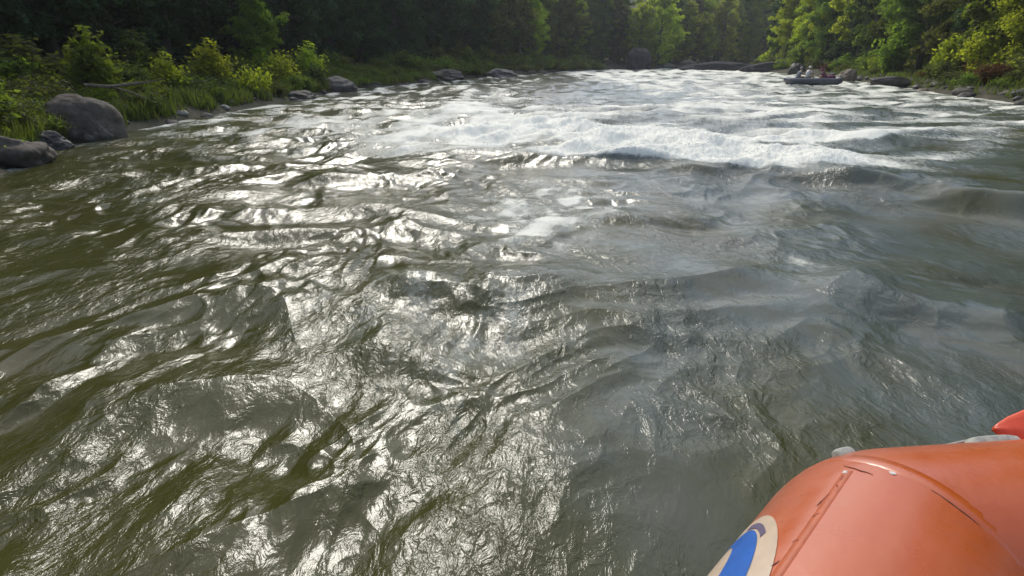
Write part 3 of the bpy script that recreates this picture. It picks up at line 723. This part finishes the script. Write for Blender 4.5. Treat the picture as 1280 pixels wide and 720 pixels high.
V = np.array([surf(i, 2 * math.pi * k / sides) for i in range(n) for k in range(sides)])
F = np.array([(i * sides + k, i * sides + (k + 1) % sides, ((i + 1) % n) * sides + (k + 1) % sides, ((i + 1) % n) * sides + k) for i in range(n) for k in range(sides)])
outer = raft_child('outer_tube', V, F, rub)
# seam tapes: strips lying 2 mm proud of the tube
def strip(path, width, lift=0.0025, taper=False, sink=.0035):
    """path = list of (s, phi); width in metres"""
    ctr = [surf(s, ph, lift) for s, ph in path]; V = []; Fc = []
    for i, (s, ph) in enumerate(path):
        t = np.array(ctr[min(i + 1, len(ctr) - 1)]) - np.array(ctr[max(i - 1, 0)]); t /= np.linalg.norm(t)
        nrm = (np.array(ctr[i]) - surf(s, ph, -0.1)); nrm /= np.linalg.norm(nrm); sd_ = np.cross(t, nrm)
        wd_ = width * (0.15 + math.sin(math.pi * i / (len(path) - 1))) if taper else width
        c = np.array(ctr[i]); V += [c - sd_ * wd_ / 2 - nrm * sink, c - sd_ * wd_ * .42, c + sd_ * wd_ * .42, c + sd_ * wd_ / 2 - nrm * sink]
        if i:
            a = (i - 1) * 4; 
            for k in range(3): Fc.append((a + k, a + k + 1, a + 5 + k, a + 4 + k))
    return np.array(V), np.array(Fc)
def nearest_s(x, y):
    return int(np.argmin(np.hypot(RP[:, 0] - x, RP[:, 1] - y)))
CS = nearest_s(0.893, 0.937)              # index of the corner
v, f = strip([(CS + 6 + i, math.radians(62)) for i in range(0, 30)], 0.022, 0.001); raft_child('seam_tape', v, f, seam_m, raft)
v, f = strip([(CS - 3 - i, math.radians(150)) for i in range(0, 50)], 0.035); raft_child('seam_tape', v, f, seam_m, raft)
v, f = strip([(CS + 1.0, math.radians(a)) for a in range(-60, 200, 6)], 0.05, 0.0006); raft_child('seam_tape', v, f, rub, raft)
# cracks and scuffs along the seam
crk = plain('scuff_dark', (0.20, 0.05, 0.03), .7, 60); sc_w = plain('scuff_white', (0.75, 0.68, 0.62), .6, 60)
rr = random.Random(9)
def scuff(s, ph, ds, dph, w_, mat):
    k = 5; pts = [(s + ds * i / k + rr.uniform(-.08, .08), math.radians(ph + dph * i / k)) for i in range(k + 1)]
    v, f = strip(pts, w_ * 1.3, 0.0016, True, .001); raft_child('scuff', v, f, mat, raft)
scuff(CS + 4.5, 58, 1.6, 14, 0.002, crk); scuff(CS + 3.5, 92, 2.0, 18, 0.002, crk)
for s_, l in ((7.2, .35), (8.0, .25), (8.8, .9), (10.3, .3), (12.2, .25), (13.6, .5)): scuff(CS + s_, 61 + rr.uniform(-1.5, 1.5), l, rr.uniform(-2, 2), 0.002, crk)
scuff(CS + 3.6, 76, 0.2, 3.0, 0.008, sc_w); scuff(CS + 6.4, 60, 0.15, 2, 0.010, sc_w)
# the oval emblem on the outer face of the bow tube
def oval(name, cs, cp, a, b_, lift, mat, inner=None, shift=(0, 0), a0=0.0, a1=2 * math.pi, thick=None, parent=None):
    """a along the tube, b around it (metres); inner = scale of a hole shifted by (ds, dv): gives a crescent"""
    V = []; F = []; na_, nr_ = 72, 9
    for i in range(na_ + 1):
        t = a0 + (a1 - a0) * i / na_
        for j in range(nr_ + 1):
            q = j / nr_
            eo = (a * math.cos(t), b_ * math.sin(t))
            if inner is None: ei = (0.0, 0.0)
            else: ei = (a * inner[0] * math.cos(t) + shift[0], b_ * inner[1] * math.sin(t) + shift[1])
            u = ei[0] + (eo[0] - ei[0]) * q; v_ = ei[1] + (eo[1] - ei[1]) * q
            V.append(surf(cs + u / 0.048, cp + v_ / TR, lift))
    for i in range(na_):
        for j in range(nr_): a_ = i * (nr_ + 1) + j; F.append((a_, a_ + 1, a_ + nr_ + 2, a_ + nr_ + 1))
    V = np.array(V) - off_r
    o = mesh_np(name, V, np.array(F), mat, None); o.parent = parent or raft; return o
EC = CS + 19.5; EP = math.radians(30)
em = oval('emblem', EC, EP, 0.46, 0.175, 0.0016, cream_m)
oval('emblem_swirl', EC, EP, 0.405, 0.130, 0.0028, blue_m, (0.80, 0.70), (-0.042, -0.038), parent=em)
oval('emblem_arc', EC, EP, 0.43, 0.150, 0.0028, plum_m, (0.965, 0.96), (0.004, -0.002), math.radians(150), math.radians(182), parent=em)
oval('emblem_stroke', EC - 4.2, EP - 0.22, 0.065, 0.010, 0.0028, plum_m, parent=em)
# grey lifeline patches on the outer shoulder and the line threaded through them
def patch(s, ph, ln, wd):
    V = []; F = []; nu, nv = 12, 7
    for i in range(nu + 1):
        for j in range(nv + 1):
            u, v_ = i / nu * 2 - 1, j / nv * 2 - 1
            e = max(0, 1 - abs(u) ** 4) ** .5 * max(0, 1 - abs(v_) ** 4) ** .5
            V.append(surf(s + u * ln / 2 / 0.048, ph + v_ * wd / 2 / TR * (1 if abs(u) < 1 else .8), -0.002 + 0.018 * e))
    for i in range(nu):
        for j in range(nv): a_ = i * (nv + 1) + j; F.append((a_, a_ + nv + 1, a_ + nv + 2, a_ + 1))
    return np.array(V), np.array(F)
PS = [CS - 2.0 - 11.5 * k for k in range(0, 4)]
for s_ in PS:
    v, f = patch(s_, math.radians(42), 0.14, 0.036); raft_child('lifeline_patch', v, f, grey_m)
for k, a in enumerate(PS[:-1]):
    pts = [surf(a + (PS[k + 1] - a) * q, math.radians(40 - 26 * math.sin(math.pi * q)), 0.012) for q in np.linspace(0, 1, 16)]
    v, f = tube_arr(pts, [0.005] * 16, 6); raft_child('lifeline', v, f, grey_m)
# floor, thwarts
bm = bmesh.new()
inner = [bm.verts.new(tuple(RP[i] - off_r + np.array((0, 0, -0.25)) )) for i in range(0, len(RP), 3)]
top = bm.faces.new(inner)
ex = bmesh.ops.extrude_face_region(bm, geom=[top]); bmesh.ops.translate(bm, vec=(0, 0, -0.16), verts=[v_ for v_ in ex['geom'] if isinstance(v_, bmesh.types.BMVert)])
bmesh.ops.recalc_face_normals(bm, faces=bm.faces)
obj_bm('floor', bm, plain('grey_floor', (0.20, 0.20, 0.19), .6), raft, smooth=False)
for x in (1.75, 2.75, 3.75):
    pts = [(x, y, float(tube_z(x)) - .02) for y in np.linspace(-0.95, 0.95, 14)]; v, f = tube_arr(pts, [0.17] * 14, 28); raft_child('thwart', v, f, rub)

# paddle resting over the outer tube, blade out over the water
pad = empty('paddle', (1.855, 1.185, 0.90)); tag(pad, 'red orange paddle blade poking out beyond the raft tube at the right edge', 'paddle')
blade_m = plain('red_orange_blade', (0.72, 0.085, 0.03), .35, 10, .1)
d = Vector((1, -.17, -.09)).normalized(); side_ = Vector((0.0, .80, .60)); side_ = (side_ - d * side_.dot(d)).normalized(); nb_ = d.cross(side_)
bm = bmesh.new(); prof = [(0, .008), (.015, .022), (.04, .042), (.09, .072), (.17, .092), (.30, .095), (.40, .08), (.47, .045), (.52, .018)]
ringsv = []
for u, hw_ in prof:
    c = d * (u - .52); th = .006 + .006 * (u / .52)
    ringsv.append([bm.verts.new(c + side_ * (hw_ * math.cos(a)) + nb_ * (th * math.sin(a) * (1 + 1.0 * (abs(math.cos(a)) < .3))) + nb_ * .02 * math.sin(u / .52 * 3.14)) for a in [2 * math.pi * k / 16 for k in range(16)]])
for a, b_ in zip(ringsv[:-1], ringsv[1:]):
    for k in range(16): bm.faces.new((a[k], a[(k + 1) % 16], b_[(k + 1) % 16], b_[k]))
bm.faces.new(ringsv[0][::-1]); bm.faces.new(ringsv[-1])
obj_bm('blade', bm, blade_m, pad)
q = [tuple(d * t) for t in (-.06, .3, .7, 1.02)]; v, f = tube_arr(q, [.016] * 4, 14); mesh_np('shaft', v, f, plain('grey_shaft', (.35, .36, .37), .35), pad)
g = d * 1.02; q = [tuple(g - side_ * .055), tuple(g), tuple(g + side_ * .055)]; v, f = tube_arr(q, [.017, .019, .017], 12); mesh_np('grip', v, f, black_m, pad)

# ------------------------------------------------------------------ the distant raft and its crew
def person(loc, rz, lean, shirt, label, helmet, arms, hips_z=0.0):
    o = empty('person', loc, rz); tag(o, label, 'person')
    def bodymesh(verts, edges, radii, name, mat):
        me = bpy.data.meshes.new(name); me.from_pydata(verts, edges, []); ob = bpy.data.objects.new(name, me); COL.objects.link(ob); ob.parent = o
        sk = ob.modifiers.new('skin', 'SKIN'); ob.modifiers.new('sub', 'SUBSURF').levels = 2; ob.modifiers['sub'].render_levels = 2
        sv = me.skin_vertices[0].data
        for i, r in enumerate(radii): sv[i].radius = r if isinstance(r, tuple) else (r, r)
        sv[0].use_root = True; me.materials.append(mat); return ob
    l = lean
    ch = Vector((0, 0.42 * math.sin(l), 0.42 * math.cos(l))); nk = ch * 1.28; hd = nk + Vector((0, .10 * math.sin(l * .6), .12))
    V_ = [(0, 0, 0), tuple(ch * .5), tuple(ch), tuple(nk), tuple(hd), tuple(hd + Vector((0, 0.01, .09)))]
    E_ = [(0, 1), (1, 2), (2, 3), (3, 4), (4, 5)]; Rr = [.15, (.15, .12), (.17, .12), .055, .085, .075]
    for sx in (-1, 1):
        sh = ch + Vector((sx * .19, 0, .06)); el = Vector((sx * .27, arms[0], arms[1])) ; hn = Vector((sx * .12 + arms[4], arms[2], arms[3]))
        b0 = len(V_); V_ += [tuple(sh), tuple(el), tuple(hn), tuple(hn + (hn - el).normalized() * .09)]; E_ += [(2, b0), (b0, b0 + 1), (b0 + 1, b0 + 2), (b0 + 2, b0 + 3)]; Rr += [.062, .045, .03, .03]
        b0 = len(V_); V_ += [(sx * .1, .05, -.03), (sx * .17, .45, .06), (sx * .17, .55, -.33), (sx * .17, .68, -.36)]; E_ += [(0, b0), (b0, b0 + 1), (b0 + 1, b0 + 2), (b0 + 2, b0 + 3)]; Rr += [.095, .065, .045, .035]
    bodymesh(V_, E_, Rr, 'body', skin_m)
    # life jacket / shirt over the torso
    bm = bmesh.new(); rings_ = []
    for t, rx, ry in ((-.05, .19, .16), (.15, .20, .165), (.32, .215, .17), (.46, .20, .15), (.52, .11, .09)):
        c = Vector((0, math.sin(l) * t, math.cos(l) * t)); yy = Vector((0, math.cos(l), -math.sin(l)))
        rings_.append([bm.verts.new(c + Vector((rx * math.cos(a), 0, 0)) + yy * (ry * math.sin(a))) for a in [2 * math.pi * k / 18 for k in range(18)]])
    for a, b_ in zip(rings_[:-1], rings_[1:]):
        for k in range(18): bm.faces.new((a[k], a[(k + 1) % 18], b_[(k + 1) % 18], b_[k]))
    obj_bm('jacket', bm, shirt, o)
    for sx in (-1, 1):
        sh = ch + Vector((sx * .17, 0, .05)); el = Vector((sx * .27, arms[0], arms[1])); v, f = tube_arr([tuple(sh), tuple(sh.lerp(el, .5)), tuple(el)], [.085, .07, .06], 10); mesh_np('sleeve', v, f, shirt, o)
    bm = bmesh.new(); bmesh.ops.create_uvsphere(bm, u_segments=18, v_segments=10, radius=.125)
    for v_ in bm.verts:
        if v_.co.z < -.02: v_.co.z = -.02 + (v_.co.z + .02) * .15
        v_.co.y *= 1.12
    bmesh.ops.translate(bm, vec=hd + Vector((0, 0, .07)), verts=bm.verts); obj_bm('helmet', bm, helmet, o)
    return o
skin_m = plain('skin', (0.42, 0.25, 0.17), .5, 20, .1)
wine = plain('wine_fabric', (0.15, 0.03, 0.09), .8); greyf = plain('grey_fabric', (0.24, 0.26, 0.27), .8); white_p = plain('white_plastic', (.62, .62, .60), .4)
RX, RY, RZ_ = 24.3, 47.6, math.radians(-8)
fr = empty('raft', (RX, RY, 0.06), RZ_); tag(fr, 'distant slate grey raft low in the water near the right bank', 'raft')
slate = plain('slate_rubber', (0.085, 0.09, 0.11), .45, 3, .15)
pp = fillet_path([(1.75, .72, .22), (-1.7, .72, .22), (-2.05, 0, .34), (-1.7, -.72, .22), (1.75, -.72, .22), (2.05, 0, .34)], [.5, .5, .3, .5, .5, .3], 8)
pp = pp[::2]; pc = np.vstack([pp, pp[:1]]); v, f = tube_arr(pc, [.235] * len(pc), 16); mesh_np('outer_tube', v, f, slate, fr)
for x in (-.7, .55): v, f = tube_arr([(x, y, .26) for y in np.linspace(-.6, .6, 6)], [.17] * 6, 14); mesh_np('thwart', v, f, slate, fr)
bm = bmesh.new(); bmesh.ops.create_cube(bm, size=1); bmesh.ops.scale(bm, vec=(3.5, 1.35, .08), verts=bm.verts); bmesh.ops.bevel(bm, geom=bm.edges[:], offset=.02, segments=2, affect='EDGES'); obj_bm('floor', bm, plain('raft_floor', (.1, .1, .1), .7), fr)
def onraft(x, y, z):
    c, s_ = math.cos(RZ_), math.sin(RZ_); return (RX + x * c - y * s_, RY + x * s_ + y * c, z)
def rad(a): return math.radians(a)
person(onraft(-1.15, .2, .55), RZ_ + rad(-95), .35, greyf, 'person in grey jacket seated at the left end of the distant raft', plain('grey_plastic', (.2, .22, .23), .4), (.22, .32, .48, .22, 0))
person(onraft(.85, -.35, .52), RZ_ + rad(80), .75, wine, 'person in dark wine jacket bent forward in the middle of the distant raft', wine, (.35, .18, .58, .10, 0))
person(onraft(-.35, .45, .58), RZ_ + rad(-70), .25, white_p, 'person in pale shirt seated between two others on the distant raft', white_p, (.22, .30, .45, .20, 0))
# gear bag on the raft
bm = bmesh.new(); bmesh.ops.create_uvsphere(bm, u_segments=20, v_segments=12, radius=1)
for v_ in bm.verts: v_.co = Vector((math.copysign(abs(v_.co.x) ** .7, v_.co.x) * .42, math.copysign(abs(v_.co.y) ** .7, v_.co.y) * .26, math.copysign(abs(v_.co.z) ** .7, v_.co.z) * .24 + .02 * math.sin(v_.co.x * 9)))
gb = obj_bm('gear_bag', bm, wine); gb.location = onraft(1.35, .1, .48); gb.rotation_euler = (0, 0, .4); tag(gb, 'dark wine gear bag at the right end of the distant raft', 'bag')

# ------------------------------------------------------------------ drops thrown up by the breaking wave
rs = np.random.RandomState(77); n = 2600
px_ = np.concatenate([rs.normal(3.7, 1.7, n // 2), rs.normal(1.5, 2.2, n - n // 2)]); py_ = 11.0 - 0.25 * (px_ - 3.7) + rs.normal(0.2, 0.7, n); py_[n // 2:] = rs.normal(13.6, 1.3, n - n // 2)
hh_, ff_, _ = water_fields(px_, py_); k_ = ff_ > 0.75; px_, py_, hh_ = px_[k_], py_[k_], hh_[k_]; n = len(px_)
clump = np.clip(0.5 + 1.2 * perlin(px_ / .5, py_ / .5, 120), 0.05, 1.3)
pz_ = hh_ + 0.01 + clump * 0.16 * rs.exponential(1.0, n).clip(0, 2.5); r_ = 0.004 + 0.008 * rs.rand(n) ** 2
C_ = np.column_stack([px_, py_, pz_]); oct_ = np.array([(1, 0, 0), (0, 1, 0), (-1, 0, 0), (0, -1, 0), (0, 0, 1.3), (0, 0, -1.3)], float)
Vd = (C_[:, None, :] + oct_[None] * r_[:, None, None]).reshape(-1, 3)
tri = np.array([(0, 1, 4), (1, 2, 4), (2, 3, 4), (3, 0, 4), (1, 0, 5), (2, 1, 5), (3, 2, 5), (0, 3, 5)])
Fd = (np.arange(n)[:, None, None] * 6 + tri[None]).reshape(-1, 3)
spray = mesh_np('spray', Vd, Fd, plain('white_spray', (0.78, 0.79, 0.77), 0.4, 20, .02)); tag(spray, 'white spray drops thrown up over the breaking wave in the rapid', 'spray', kind='stuff')

# ------------------------------------------------------------------ the air of the valley
hm = bpy.data.materials.new('river_haze'); hm.use_nodes = True; nt = hm.node_tree
nt.nodes.remove(nt.nodes['Principled BSDF']); pv = nt.nodes.new('ShaderNodeVolumePrincipled')
pv.inputs['Color'].default_value = (0.86, 0.93, 0.97, 1); pv.inputs['Density'].default_value = 0.0005; pv.inputs['Anisotropy'].default_value = 0.3
nt.links.new(pv.outputs[0], nt.nodes['Material Output'].inputs['Volume'])
zlo, zhi = float(Vg[:, 2].min()) - 1.0, float(Vg[:, 2].max()) + 40.0
bm = bmesh.new(); bmesh.ops.create_cube(bm, size=1)
for v_ in bm.verts: v_.co = Vector((v_.co.x * 1400, v_.co.y * 1400 + 100, zlo + (v_.co.z + .5) * (zhi - zlo)))
hz = obj_bm('haze', bm, hm, smooth=False); tag(hz, 'thin pale haze hanging in the river valley', 'haze', kind='stuff')
